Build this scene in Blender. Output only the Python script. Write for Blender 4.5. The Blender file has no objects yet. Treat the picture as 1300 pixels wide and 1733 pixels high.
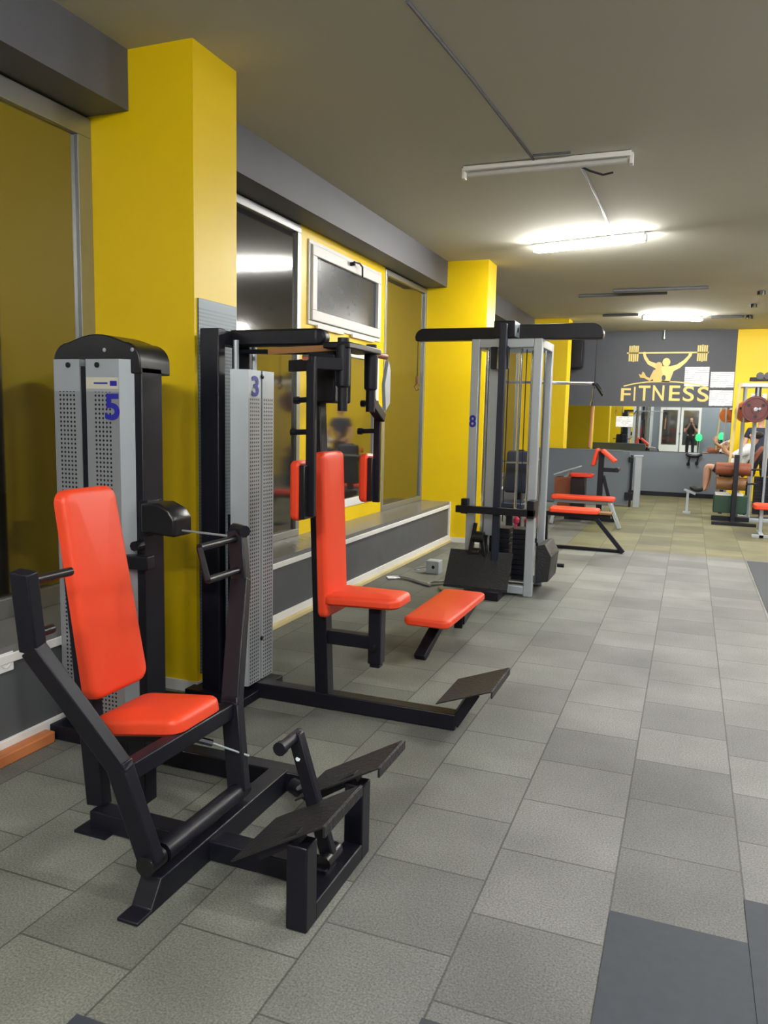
import bpy, bmesh, math, random
from mathutils import Vector, Matrix
random.seed(5)
C = bpy.context.scene.collection
PI = math.pi
V = Vector

# ------------------------------------------------------------------ materials
def lin(c):
    return tuple((x/12.92 if x <= .04045 else ((x+.055)/1.055)**2.4) for x in c)
def rgb(r, g, b):
    return lin((r/255, g/255, b/255)) + (1,)
M = {}
def mat(name, col, rough=.5, metal=0, noise=.06, nscale=18, bump=0, spec=.5, emit=None, es=0, ior=None, coat=0):
    m = bpy.data.materials.new(name); m.use_nodes = True
    nt = m.node_tree; N = nt.nodes; L = nt.links; b = N['Principled BSDF']
    b.inputs['Roughness'].default_value = rough; b.inputs['Metallic'].default_value = metal
    b.inputs['Specular IOR Level'].default_value = spec
    if ior: b.inputs['IOR'].default_value = ior
    if coat: b.inputs['Coat Weight'].default_value = coat; b.inputs['Coat Roughness'].default_value = .08
    tc = N.new('ShaderNodeTexCoord'); nz = N.new('ShaderNodeTexNoise')
    nz.inputs['Scale'].default_value = nscale; nz.inputs['Detail'].default_value = 4
    L.new(tc.outputs['Object'], nz.inputs['Vector'])
    r = N.new('ShaderNodeMapRange'); r.inputs[3].default_value = 1-noise*1.5; r.inputs[4].default_value = 1+noise*1.5
    L.new(nz.outputs['Fac'], r.inputs[0])
    mx = N.new('ShaderNodeVectorMath'); mx.operation = 'SCALE'; mx.inputs[0].default_value = col[:3]
    L.new(r.outputs[0], mx.inputs['Scale']); L.new(mx.outputs[0], b.inputs['Base Color'])
    if bump:
        bp = N.new('ShaderNodeBump'); bp.inputs['Strength'].default_value = bump; bp.inputs['Distance'].default_value = .01
        L.new(nz.outputs['Fac'], bp.inputs['Height']); L.new(bp.outputs[0], b.inputs['Normal'])
    if emit:
        b.inputs['Emission Color'].default_value = emit; b.inputs['Emission Strength'].default_value = es
    M[name] = m
    return m

mat('yellow', rgb(234,200,10), .38, noise=.03, nscale=3, spec=.35)
mat('ceil', rgb(192,191,178), .9, noise=.03, nscale=1.3)
mat('greywall', rgb(70,73,81), .6, noise=.06, nscale=3)
mat('greybeam', rgb(93,94,101), .6, noise=.05, nscale=3)
mat('dado', rgb(104,112,122), .5, noise=.03, nscale=2)
mat('lowwall', rgb(78,80,84), .6, noise=.1, nscale=4)
mat('sill', rgb(112,112,112), .25, noise=.1, nscale=5)
mat('whitepaint', rgb(222,222,220), .45, noise=.03)
mat('cream', rgb(205,190,140), .5, noise=.1, nscale=6)
mat('wood', rgb(186,112,66), .5, noise=.12, nscale=9)
mat('alu', rgb(165,168,168), .35, metal=.75, noise=.04)
mat('glass', (.02,.018,.015,1), .05, noise=.2, nscale=6, ior=3.5)
mat('darkglass', (.012,.014,.018,1), .07, noise=.3, nscale=4, ior=1.95)
mat('hazeglass', rgb(46,54,66), .25, noise=.5, nscale=7, ior=1.5)
mat('film', rgb(84,102,110), .22, noise=.1, nscale=2, metal=.55)
mat('mirror', (.82,.86,.85,1), .015, metal=1, noise=.0)
mat('black', rgb(19,20,30), .4, noise=.15, nscale=20, spec=.32)
mat('blackplastic', rgb(19,19,24), .33, noise=.1, nscale=20)
mat('checker', rgb(29,30,34), .5, noise=.35, nscale=60, bump=.5)
mat('greysteel', rgb(172,180,188), .4, metal=.35, noise=.03, nscale=5)
mat('chrome', rgb(215,216,218), .14, metal=1, noise=.02)
mat('red', rgb(228,70,38), .42, noise=.03, nscale=6, spec=.4)
mat('darkred', rgb(200,52,34), .45, noise=.04, nscale=6, spec=.35)
mat('blue', rgb(28,30,150), .5, noise=.02)
mat('navy', rgb(18,27,48), .45, noise=.1)
mat('rubbermat', rgb(48,54,63), .75, noise=.12, nscale=25, bump=.1)
mat('maroon', rgb(84,26,26), .45, noise=.08)
mat('orangeplate', rgb(176,92,40), .45, noise=.08)
mat('brownpad', rgb(132,70,44), .5, noise=.15, nscale=9)
mat('tan', rgb(122,84,44), .5, noise=.15, nscale=9)
mat('green', rgb(24,60,44), .5, noise=.2, nscale=9)
mat('brownbelt', rgb(150,104,60), .5)
mat('gold', rgb(222,200,116), .45, noise=.05, nscale=8)
mat('sticker', rgb(196,194,180), .5, noise=.05)
mat('pink', rgb(214,60,96), .4)
mat('skin', rgb(205,158,132), .55, noise=.05)
mat('shirtwhite', rgb(235,236,238), .8, noise=.05)
mat('shirtblack', rgb(24,24,28), .8)
mat('shirtnavy', rgb(38,44,66), .8)
mat('shortsdark', rgb(26,32,48), .8)
mat('hair', rgb(34,26,22), .7)
mat('shoe', rgb(24,25,28), .6)
mat('sole', rgb(206,206,202), .6)
mat('tube', (.9,.9,.9,1), .4, emit=(1,.975,.92,1), es=265)
mat('tubeoff', rgb(188,188,184), .4)
mat('greenglow', rgb(60,220,120), .4, emit=(.02,.6,.14,1), es=2)
mat('orangehose', rgb(196,130,96), .5)

def perforated():
    m = mat('perf', rgb(156,160,166), .4, metal=.45, noise=.03, nscale=5)
    nt = m.node_tree; N = nt.nodes; L = nt.links; b = N['Principled BSDF']
    src = b.inputs['Base Color'].links[0].from_socket
    uv = N.new('ShaderNodeUVMap'); uv.uv_map = 'UVMap'
    sc = N.new('ShaderNodeVectorMath'); sc.operation = 'FRACTION'; L.new(uv.outputs[0], sc.inputs[0])
    sb = N.new('ShaderNodeVectorMath'); sb.operation = 'SUBTRACT'; sb.inputs[1].default_value = (.5,.5,0); L.new(sc.outputs[0], sb.inputs[0])
    ln = N.new('ShaderNodeVectorMath'); ln.operation = 'LENGTH'; L.new(sb.outputs[0], ln.inputs[0])
    lt = N.new('ShaderNodeMath'); lt.operation = 'LESS_THAN'; lt.inputs[1].default_value = .27; L.new(ln.outputs['Value'], lt.inputs[0])
    su = N.new('ShaderNodeSeparateXYZ'); L.new(uv.outputs[0], su.inputs[0])
    g0 = N.new('ShaderNodeMath'); g0.operation = 'COMPARE'; g0.inputs[1].default_value = 2.5; g0.inputs[2].default_value = 2.5; L.new(su.outputs[0], g0.inputs[0])
    g1 = N.new('ShaderNodeMath'); g1.operation = 'MULTIPLY'; L.new(g0.outputs[0], g1.inputs[0]); L.new(lt.outputs[0], g1.inputs[1])
    mx = N.new('ShaderNodeMix'); mx.data_type = 'RGBA'; L.new(g1.outputs[0], mx.inputs[0]); L.new(src, mx.inputs[6])
    mx.inputs[7].default_value = (.012,.012,.02,1); L.new(mx.outputs[2], b.inputs['Base Color'])
perforated()

def paper():
    m = mat('paper', rgb(238,236,238), .6, noise=.02)
    nt = m.node_tree; N = nt.nodes; L = nt.links; b = N['Principled BSDF']
    src = b.inputs['Base Color'].links[0].from_socket
    tc = N.new('ShaderNodeTexCoord'); sp = N.new('ShaderNodeSeparateXYZ'); L.new(tc.outputs['Object'], sp.inputs[0])
    mu = N.new('ShaderNodeMath'); mu.operation = 'MULTIPLY'; mu.inputs[1].default_value = 26; L.new(sp.outputs[2], mu.inputs[0])
    fr = N.new('ShaderNodeMath'); fr.operation = 'FRACT'; L.new(mu.outputs[0], fr.inputs[0])
    lt = N.new('ShaderNodeMath'); lt.operation = 'LESS_THAN'; lt.inputs[1].default_value = .3; L.new(fr.outputs[0], lt.inputs[0])
    nz = N.new('ShaderNodeTexNoise'); nz.inputs['Scale'].default_value = 9; L.new(tc.outputs['Object'], nz.inputs['Vector'])
    gt = N.new('ShaderNodeMath'); gt.operation = 'GREATER_THAN'; gt.inputs[1].default_value = .48; L.new(nz.outputs['Fac'], gt.inputs[0])
    ml = N.new('ShaderNodeMath'); ml.operation = 'MULTIPLY'; L.new(lt.outputs[0], ml.inputs[0]); L.new(gt.outputs[0], ml.inputs[1])
    mx = N.new('ShaderNodeMix'); mx.data_type = 'RGBA'; L.new(ml.outputs[0], mx.inputs[0]); L.new(src, mx.inputs[6])
    mx.inputs[7].default_value = rgb(176,174,186); L.new(mx.outputs[2], b.inputs['Base Color'])
paper()

def striped(name, base, dark):
    m = mat(name, base, .38, metal=.15, noise=.08, nscale=2)
    nt = m.node_tree; N = nt.nodes; L = nt.links; b = N['Principled BSDF']
    src = b.inputs['Base Color'].links[0].from_socket
    tc = N.new('ShaderNodeTexCoord'); sp = N.new('ShaderNodeSeparateXYZ'); L.new(tc.outputs['Object'], sp.inputs[0])
    mu = N.new('ShaderNodeMath'); mu.operation = 'MULTIPLY'; mu.inputs[1].default_value = 52; L.new(sp.outputs[2], mu.inputs[0])
    fr = N.new('ShaderNodeMath'); fr.operation = 'FRACT'; L.new(mu.outputs[0], fr.inputs[0])
    lt = N.new('ShaderNodeMath'); lt.operation = 'LESS_THAN'; lt.inputs[1].default_value = .45; L.new(fr.outputs[0], lt.inputs[0])
    zl = N.new('ShaderNodeMath'); zl.operation = 'LESS_THAN'; zl.inputs[1].default_value = 1.98; L.new(sp.outputs[2], zl.inputs[0])
    ml = N.new('ShaderNodeMath'); ml.operation = 'MULTIPLY'; L.new(lt.outputs[0], ml.inputs[0]); L.new(zl.outputs[0], ml.inputs[1])
    mx = N.new('ShaderNodeMix'); mx.data_type = 'RGBA'; L.new(ml.outputs[0], mx.inputs[0]); L.new(src, mx.inputs[6])
    mx.inputs[7].default_value = dark; L.new(mx.outputs[2], b.inputs['Base Color'])
striped('filmpanel', rgb(92,108,118), rgb(72,87,98))

def floor_mat():
    m = bpy.data.materials.new('rubber_tiles'); m.use_nodes = True
    nt = m.node_tree; N = nt.nodes; L = nt.links; b = N['Principled BSDF']
    b.inputs['Roughness'].default_value = .62; b.inputs['Specular IOR Level'].default_value = .35
    tc = N.new('ShaderNodeTexCoord'); sp = N.new('ShaderNodeSeparateXYZ'); L.new(tc.outputs['Object'], sp.inputs[0])
    def add(s, v):
        a = N.new('ShaderNodeMath'); a.operation = 'ADD'; a.inputs[1].default_value = v; L.new(s, a.inputs[0]); return a.outputs[0]
    ax = add(sp.outputs[0], .54+8); ay = add(sp.outputs[1], -.003+8)
    cb = N.new('ShaderNodeCombineXYZ'); L.new(ay, cb.inputs[0]); L.new(ax, cb.inputs[1])
    br = N.new('ShaderNodeTexBrick'); L.new(cb.outputs[0], br.inputs['Vector'])
    br.offset = .45; br.offset_frequency = 2; br.squash = 1
    br.inputs['Scale'].default_value = 1; br.inputs['Brick Width'].default_value = .4; br.inputs['Row Height'].default_value = .4
    br.inputs['Mortar Size'].default_value = .0045; br.inputs['Mortar Smooth'].default_value = .6; br.inputs['Bias'].default_value = 0
    br.inputs['Color1'].default_value = rgb(97,98,98); br.inputs['Color2'].default_value = rgb(122,123,122); br.inputs['Mortar'].default_value = rgb(72,73,71)
    # speckled rubber granules
    n1 = N.new('ShaderNodeTexNoise'); n1.inputs['Scale'].default_value = 150; n1.inputs['Detail'].default_value = 3; L.new(tc.outputs['Object'], n1.inputs['Vector'])
    r1 = N.new('ShaderNodeMapRange'); r1.inputs[1].default_value = .3; r1.inputs[2].default_value = .7; r1.inputs[3].default_value = .62; r1.inputs[4].default_value = 1.36; L.new(n1.outputs['Fac'], r1.inputs[0])
    n2 = N.new('ShaderNodeTexNoise'); n2.inputs['Scale'].default_value = 1.7; n2.inputs['Detail'].default_value = 5; L.new(tc.outputs['Object'], n2.inputs['Vector'])
    r2 = N.new('ShaderNodeMapRange'); r2.inputs[1].default_value = .3; r2.inputs[2].default_value = .7; r2.inputs[3].default_value = .74; r2.inputs[4].default_value = 1.16; L.new(n2.outputs['Fac'], r2.inputs[0])
    mu = N.new('ShaderNodeMath'); mu.operation = 'MULTIPLY'; L.new(r1.outputs[0], mu.inputs[0]); L.new(r2.outputs[0], mu.inputs[1])
    sc = N.new('ShaderNodeVectorMath'); sc.operation = 'SCALE'; L.new(br.outputs['Color'], sc.inputs[0]); L.new(mu.outputs[0], sc.inputs['Scale'])
    # far tiles are olive; warmer light by the window wall is painted in as tint
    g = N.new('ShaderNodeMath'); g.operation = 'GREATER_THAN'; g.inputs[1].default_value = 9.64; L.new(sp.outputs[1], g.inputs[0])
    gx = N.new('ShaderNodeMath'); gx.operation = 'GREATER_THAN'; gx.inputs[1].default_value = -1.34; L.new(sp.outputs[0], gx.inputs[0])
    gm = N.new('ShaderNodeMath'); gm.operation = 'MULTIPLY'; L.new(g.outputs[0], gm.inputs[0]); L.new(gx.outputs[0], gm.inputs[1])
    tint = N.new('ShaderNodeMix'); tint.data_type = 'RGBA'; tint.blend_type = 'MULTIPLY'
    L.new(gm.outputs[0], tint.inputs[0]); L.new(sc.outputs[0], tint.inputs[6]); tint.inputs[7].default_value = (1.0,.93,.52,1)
    wx = N.new('ShaderNodeMapRange'); wx.inputs[1].default_value = -.3; wx.inputs[2].default_value = -1.4; L.new(sp.outputs[0], wx.inputs[0])
    t2 = N.new('ShaderNodeMix'); t2.data_type = 'RGBA'; t2.blend_type = 'MULTIPLY'
    L.new(wx.outputs[0], t2.inputs[0]); L.new(tint.outputs[2], t2.inputs[6]); t2.inputs[7].default_value = (.97,1.0,.88,1)
    L.new(t2.outputs[2], b.inputs['Base Color'])
    bp = N.new('ShaderNodeBump'); bp.inputs['Strength'].default_value = .25; bp.inputs['Distance'].default_value = .004
    L.new(n1.outputs['Fac'], bp.inputs['Height']); L.new(bp.outputs[0], b.inputs['Normal'])
    M['floor'] = m
floor_mat()

# ------------------------------------------------------------------ geometry helpers
def frame(d, up=V((0,0,1))):
    d = d.normalized()
    if abs(d.dot(up)) > .98: up = V((0,1,0)) if abs(d.y) < .9 else V((1,0,0))
    s = d.cross(up).normalized(); u = s.cross(d).normalized()
    return s, u, d

class MB:
    def __init__(self): self.bm = bmesh.new(); self.uv = None
    def quad(self, pts, uvs=None):
        f = self.bm.faces.new([self.bm.verts.new(p) for p in pts])
        if uvs:
            l = self.bm.loops.layers.uv.get('UVMap') or self.bm.loops.layers.uv.new('UVMap')
            for lp, t in zip(f.loops, uvs): lp[l].uv = t
        return self
    def hexa(self, b):
        v = [self.bm.verts.new(p) for p in b]
        for f in ((3,2,1,0),(4,5,6,7),(0,1,5,4),(1,2,6,5),(2,3,7,6),(3,0,4,7)): self.bm.faces.new([v[i] for i in f])
        return self
    def box(self, x0, x1, y0, y1, z0, z1):
        return self.hexa([(x0,y0,z0),(x1,y0,z0),(x1,y1,z0),(x0,y1,z0),(x0,y0,z1),(x1,y0,z1),(x1,y1,z1),(x0,y1,z1)])
    def beam(self, p, q, w, h, up=V((0,0,1)), w2=None, h2=None):
        p, q = V(p), V(q); s, u, d = frame(q-p, V(up)); w2 = w2 or w; h2 = h2 or h
        return self.hexa([p-s*w/2-u*h/2, p+s*w/2-u*h/2, p+s*w/2+u*h/2, p-s*w/2+u*h/2][::1] and
            [p-s*w/2-u*h/2, q-s*w2/2-u*h2/2, q+s*w2/2-u*h2/2, p+s*w/2-u*h/2, p-s*w/2+u*h/2, q-s*w2/2+u*h2/2, q+s*w2/2+u*h2/2, p+s*w/2+u*h/2])
    def tube(self, pts, r, seg=10, r2=None):
        pts = [V(p) for p in pts]; n = len(pts); rings = []; pu = None
        for i, p in enumerate(pts):
            d = (pts[min(i+1,n-1)]-pts[max(i-1,0)]).normalized()
            if pu is None: s, u, _ = frame(d)
            else:
                s = d.cross(pu).normalized(); u = s.cross(d).normalized()
            pu = u; rr = r if r2 is None else r+(r2-r)*i/(n-1)
            rings.append([self.bm.verts.new(p+(s*math.cos(2*PI*k/seg)+u*math.sin(2*PI*k/seg))*rr) for k in range(seg)])
        for a, b in zip(rings, rings[1:]):
            for k in range(seg): self.bm.faces.new((a[k], a[(k+1)%seg], b[(k+1)%seg], b[k]))
        self.bm.faces.new(rings[0][::-1]); self.bm.faces.new(rings[-1]); return self
    def lathe(self, o, axis, prof, seg=24):
        o = V(o); s, u, d = frame(V(axis)); rings = []
        for r, h in prof:
            rings.append([self.bm.verts.new(o+d*h+(s*math.cos(2*PI*k/seg)+u*math.sin(2*PI*k/seg))*max(r,1e-4)) for k in range(seg)])
        for a, b in zip(rings, rings[1:]):
            for k in range(seg): self.bm.faces.new((a[k], a[(k+1)%seg], b[(k+1)%seg], b[k]))
        if prof[0][0] > 1e-3: self.bm.faces.new(rings[0][::-1])
        if prof[-1][0] > 1e-3: self.bm.faces.new(rings[-1])
        return self
    def prism(self, poly, d):
        d = V(d); a = [self.bm.verts.new(p) for p in poly]; b = [self.bm.verts.new(V(p)+d) for p in poly]; n = len(a)
        self.bm.faces.new(a[::-1]); self.bm.faces.new(b)
        for i in range(n): self.bm.faces.new((a[i], a[(i+1)%n], b[(i+1)%n], b[i]))
        return self
    def pad(self, o, u, v, w0, w1, L, th, rc=.045, re=.018, crown=.008):
        """upholstered pad: o = middle of the start edge of its underside, u = width, v = length, thickness along u x v"""
        o = V(o); u = V(u).normalized(); v = V(v).normalized(); n = u.cross(v).normalized()
        def outline(ins):
            P = []; r = max(rc-ins, .004)
            for sx, sv, a0 in ((1,0,-90),(1,1,0),(-1,1,90),(-1,0,180)):
                w = (w1 if sv else w0)/2-ins; cx = sx*(w-r); cv = (L-ins-r) if sv else ins+r
                for k in range(7):
                    a = math.radians(a0+15*k); P.append((cx+r*math.cos(a), cv+r*math.sin(a)))
            return P
        lay = [(re*.6,0),(0,re*.5)]
        for k in range(6):
            a = PI/2*k/5; lay.append((re-re*math.cos(a), th-re+re*math.sin(a)))
        lay.append((re+.03, th+crown*.7))
        rings = [[self.bm.verts.new(o+u*x+v*y+n*h) for x, y in outline(i)] for i, h in lay]
        k = len(rings[0])
        for a, b in zip(rings, rings[1:]):
            for i in range(k): self.bm.faces.new((a[i], a[(i+1)%k], b[(i+1)%k], b[i]))
        self.bm.faces.new(rings[0][::-1])
        c = self.bm.verts.new(o+v*L/2+n*(th+crown))
        for i in range(k): self.bm.faces.new((rings[-1][i], rings[-1][(i+1)%k], c))
        return self
    def text(self, s, o, u, v, size, off=0, ext=.001):
        cu = bpy.data.curves.new('t', 'FONT'); cu.body = s; cu.size = 1; cu.offset = off; cu.extrude = 0
        cu.align_x = 'CENTER'; ob = bpy.data.objects.new('t', cu); C.objects.link(ob)
        dg = bpy.context.evaluated_depsgraph_get(); me = bpy.data.meshes.new_from_object(ob.evaluated_get(dg))
        xs = [p.co.x for p in me.vertices]; ys = [p.co.y for p in me.vertices]
        cx, y0, hh, ww = (min(xs)+max(xs))/2, min(ys), max(ys)-min(ys), max(xs)-min(xs)
        sx, sy = size if isinstance(size, tuple) else (size, size)
        if isinstance(size, tuple): kx = sx/ww
        else: kx = sy/hh
        o = V(o); u = V(u); v = V(v); n = u.cross(v).normalized()
        vs = [self.bm.verts.new(o+u*(p.co.x-cx)*kx+v*(p.co.y-y0)*sy/hh+n*ext) for p in me.vertices]
        for f in me.polygons:
            try: self.bm.faces.new([vs[i] for i in f.vertices])
            except ValueError: pass
        bpy.data.objects.remove(ob); bpy.data.curves.remove(cu); bpy.data.meshes.remove(me)
        return self
    def build(self, name, m, parent=None, bevel=0, smooth=True, local=False, **props):
        me = bpy.data.meshes.new(name)
        if not local and parent is not None:
            r = parent
            while r.parent: r = r.parent
            bmesh.ops.translate(self.bm, verts=self.bm.verts, vec=-r.location)
        bmesh.ops.recalc_face_normals(self.bm, faces=self.bm.faces)
        self.bm.to_mesh(me); self.bm.free()
        if smooth:
            for p in me.polygons: p.use_smooth = True
            me.set_sharp_from_angle(angle=math.radians(38))
        me.materials.append(M[m] if isinstance(m, str) else m)
        o = bpy.data.objects.new(name, me); C.objects.link(o)
        if parent is not None: o.parent = parent
        if bevel:
            b = o.modifiers.new('bevel', 'BEVEL'); b.width = bevel; b.segments = 2; b.limit_method = 'ANGLE'; b.harden_normals = False
        for k, v in props.items(): o[k] = v
        return o

def thing(name, label, cat, loc, rotz=0, group=None):
    o = bpy.data.objects.new(name, None); C.objects.link(o); o.location = loc; o.rotation_euler = (0,0,rotz)
    o.empty_display_size = .1; o['label'] = label; o['category'] = cat
    if group: o['group'] = group
    return o
def single(name, mb, m, label, cat, bevel=0, group=None, center=None, **k):
    """a thing that is one mesh: its origin is put at the centre of its base"""
    vs = [v.co for v in mb.bm.verts]
    c = V(center) if center else V(((min(v.x for v in vs)+max(v.x for v in vs))/2, (min(v.y for v in vs)+max(v.y for v in vs))/2, min(v.z for v in vs)))
    bmesh.ops.translate(mb.bm, verts=mb.bm.verts, vec=-c)
    o = mb.build(name, m, None, bevel); o.location = c; o['label'] = label; o['category'] = cat
    if group: o['group'] = group
    return o
def struct(name, mb, m, bevel=0, parent=None):
    o = mb.build(name, m, parent, bevel, smooth=False)
    if parent is None: o['kind'] = 'structure'
    return o
def dup(root, loc, rotz=None, label=None, group=None):
    r = root.copy(); C.objects.link(r); r.location = loc
    if rotz is not None: r.rotation_euler = (0,0,rotz)
    if label: r['label'] = label
    if group: r['group'] = group
    for ch in list(root.children):
        c = ch.copy(); C.objects.link(c); c.parent = r
        for g in list(ch.children):
            d = g.copy(); C.objects.link(d); d.parent = c
    return r

# ------------------------------------------------------------------ room shell
ZC = 3.376; XW = -3.107; XL = -2.72; YB = 17.2; YF = -4.0; XR = 4.6
struct('floor', MB().box(-3.3, XR, YF, YB+.1, -.1, 0), 'floor')
struct('ceiling', MB().box(-3.3, XR, YF, YB+.1, ZC, ZC+.1), 'ceil')
struct('wall_right', MB().box(XR, XR+.1, YF, YB+.1, 0, ZC), 'greywall')
struct('wall_front', MB().box(-3.3, XR+.1, YF-.1, YF, 0, ZC), 'dado')
wb = MB().box(-3.3, .747, YB, YB+.12, 1.84, ZC)
struct('wall_back', wb, 'greywall')
struct('wall_back.001', MB().box(.747, XR, YB, YB+.12, 0, ZC), 'yellow')
struct('wall_back.002', MB().box(-3.3, .747, YB, YB+.12, 0, 1.84), 'dado')
struct('baseboard_back', MB().box(-2.4, .747, YB-.015, YB, 0, .09), 'black')
# outer night-side wall behind the panes
struct('wall_left', MB().box(-3.3, -3.16, YF, YB, 0, ZC), 'lowwall')
cols = [('column', XW-.05, -2.434, 3.494, 3.9), ('column.001', XW-.05, -2.33, 9.22, 9.62), ('column.002', XW-.05, -2.2, 14.8, 15.25), ('column.003', XW-.05, -2.434, -2.3, -1.9)]
for n, x0, x1, y0, y1 in cols:
    struct(n, MB().box(x0, x1, y0, y1, .06, ZC), 'yellow')
    struct('trim_'+str(10+cols.index((n,x0,x1,y0,y1))), MB().box(x0, x1+.012, y0-.012, y1+.012, 0, .06), 'whitepaint')
bays = [(-1.9, 3.494), (3.9, 9.22), (9.62, 14.8), (15.25, 17.2)]
for i, (a, b) in enumerate(bays):
    s = '' if i == 0 else '.%03d' % i
    struct('wall_left_lower'+s, MB().box(-3.16, XL, a, b, 0, .43), 'lowwall')
    struct('beam'+s, MB().box(-3.16, -2.83, a, b, 3.075, ZC), 'greybeam')
    struct('trim_%d' % (20+i), MB().box(-3.16, XL+.01, a, b, .46, .5), 'sill')
    struct('trim_%d' % (30+i), MB().box(XL-.02, XL+.018, a, b, .425, .466), 'whitepaint', .004)
    struct('baseboard_left'+s, MB().box(XL-.01, XL+.016, a, b, 0, .085), 'whitepaint', .004)
struct('trim_40', MB().box(XL+.016, XL+.05, 3.94, 9.2, 0, .035), 'cream', .006)
struct('trim_41', MB().box(XL-.01, XL+.022, 9.19, 9.22, 0, .5), 'whitepaint')
struct('trim_42', MB().box(XL+.016, XL+.075, 1.0, 2.68, 0, .055), 'wood', .008)

def window(n, y0, y1, z0=.5, z1=3.06, fr=.07, glass='glass', frm='alu', first=True):
    f = MB()
    f.box(XW-.03, XW+.03, y0, y1, z1-fr, z1); f.box(XW-.03, XW+.03, y0, y1, z0, z0+fr)
    f.box(XW-.03, XW+.03, y0, y0+fr, z0+fr, z1-fr); f.box(XW-.03, XW+.03, y1-fr, y1, z0+fr, z1-fr)
    w = struct('window_%d' % n, f, frm, .004)
    g = MB().box(XW-.012, XW+.004, y0+fr-.005, y1-fr+.005, z0+fr-.005, z1-fr+.005).build('window_pane', glass, w, smooth=False)
    return w
w1 = window(1, -1.9, .7); w2 = window(2, .7, 3.494, fr=.1)
w3 = window(3, 3.9, 5.92, fr=.06, glass='darkglass')
window(5, 7.84, 9.22, fr=.055)
window(6, 9.62, 12.2); window(7, 12.2, 14.8); window(8, 15.25, 17.2)
# yellow panel with the white tilt window above and the white framed pane below
yp = MB()
y0, y1 = 5.92, 7.84
for a, b, c, d in ((y0,y1,2.99,3.075),(y0,y1,.5,.64),(y0,6.06,.64,2.99),(7.70,y1,.64,2.99),(6.06,7.70,2.16,2.29)):
    yp.box(XW-.05, XW+.02, a, b, c, d)
yl = struct('window_4', yp, 'yellow')
def wframe(yA, yB, zA, zB, t, x0, x1, name, par):
    m = MB().box(x0, x1, yA, yB, zB-t, zB).box(x0, x1, yA, yB, zA, zA+t).box(x0, x1, yA, yA+t, zA+t, zB-t).box(x0, x1, yB-t, yB, zA+t, zB-t)
    return m.build(name, 'whitepaint', par, .006, smooth=False)
lf = wframe(6.06, 7.70, .64, 2.16, .075, XW-.04, XW+.03, 'lower_frame', yl)
MB().box(XW-.014, XW+.002, 6.13, 7.63, .71, 2.09).build('lower_pane', 'glass', yl, smooth=False)
hf = wframe(6.05, 7.70, 2.29, 2.99, .035, XW-.03, XW+.035, 'tilt_frame', yl)
hs = wframe(6.09, 7.66, 2.33, 2.95, .085, XW-.01, XW+.055, 'tilt_sash', yl)
MB().box(XW+.01, XW+.025, 6.16, 7.59, 2.4, 2.88).build('tilt_pane', 'hazeglass', yl, smooth=False)
MB().beam((XW+.055,6.86,2.925),(XW+.1,6.86,2.93),.03,.03).tube([(XW+.1,6.84,2.94),(XW+.11,6.95,2.945),(XW+.1,7.04,2.93),(XW+.09,7.07,2.84)],.009).build('tilt_handle', 'black', yl, .003)
MB().box(XW+.03, XW+.05, 6.2, 6.75, 2.27, 2.3).box(XW+.03, XW+.05, 6.95, 7.5, 2.27, 2.3).build('hinge', 'whitepaint', yl)

# front wall behind the camera (seen in the far mirror): white double door
dr = MB()
for x0 in (-1.35, -.45):
    dr.box(x0, x0+.1, YF, YF+.06, 0, 2.2); dr.box(x0+.75, x0+.85, YF, YF+.06, 0, 2.2); dr.box(x0+.1, x0+.75, YF, YF+.06, 2.08, 2.2); dr.box(x0+.1, x0+.75, YF, YF+.06, 0, .5)
dd = struct('door_1', dr, 'whitepaint', .005)
MB().box(-1.25, -.6, YF, YF+.03, .5, 2.08).build('door_pane', 'glass', dd, smooth=False)
MB().box(-.35, .3, YF, YF+.03, .5, 2.08).build('door_pane', 'glass', dd, smooth=False)
MB().box(-.52, -.42, YF+.06, YF+.1, 1.0, 1.03).build('door_handle', 'chrome', dd)

# ------------------------------------------------------------------ mirrors and wall things
single('wall_mirror', MB().box(-2.52, .74, YB-.02, YB-.001, .93, 1.84), 'mirror', 'long wall mirror under the FITNESS emblem on the back wall', 'mirror')
single('film_panel', MB().box(-2.433, -2.425, 3.52, 3.885, .1, 2.12), 'filmpanel', 'narrow blue-grey reflective panel on the side of the nearest yellow column', 'panel', .001)

def sheet(x0, x1, z0, z1, y, label):
    return single('notice_sheet', MB().box(x0, x1, y-.004, y, z0, z1), 'paper', label, 'notice', group='printed notices on the back wall')
sheet(-.19, .27, 2.26, 2.65, YB-.001, 'white printed notice above the last letters of FITNESS')
sheet(.30, .735, 2.24, 2.55, YB-.001, 'upper white notice beside the yellow wall edge')
sheet(.30, .735, 1.875, 2.19, YB-.001, 'lower white notice right of the FITNESS lettering, above the mirror')
sheet(-1.48, -1.14, 1.41, 1.63, YB-.021, 'small white notice stuck on the mirror')

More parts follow.
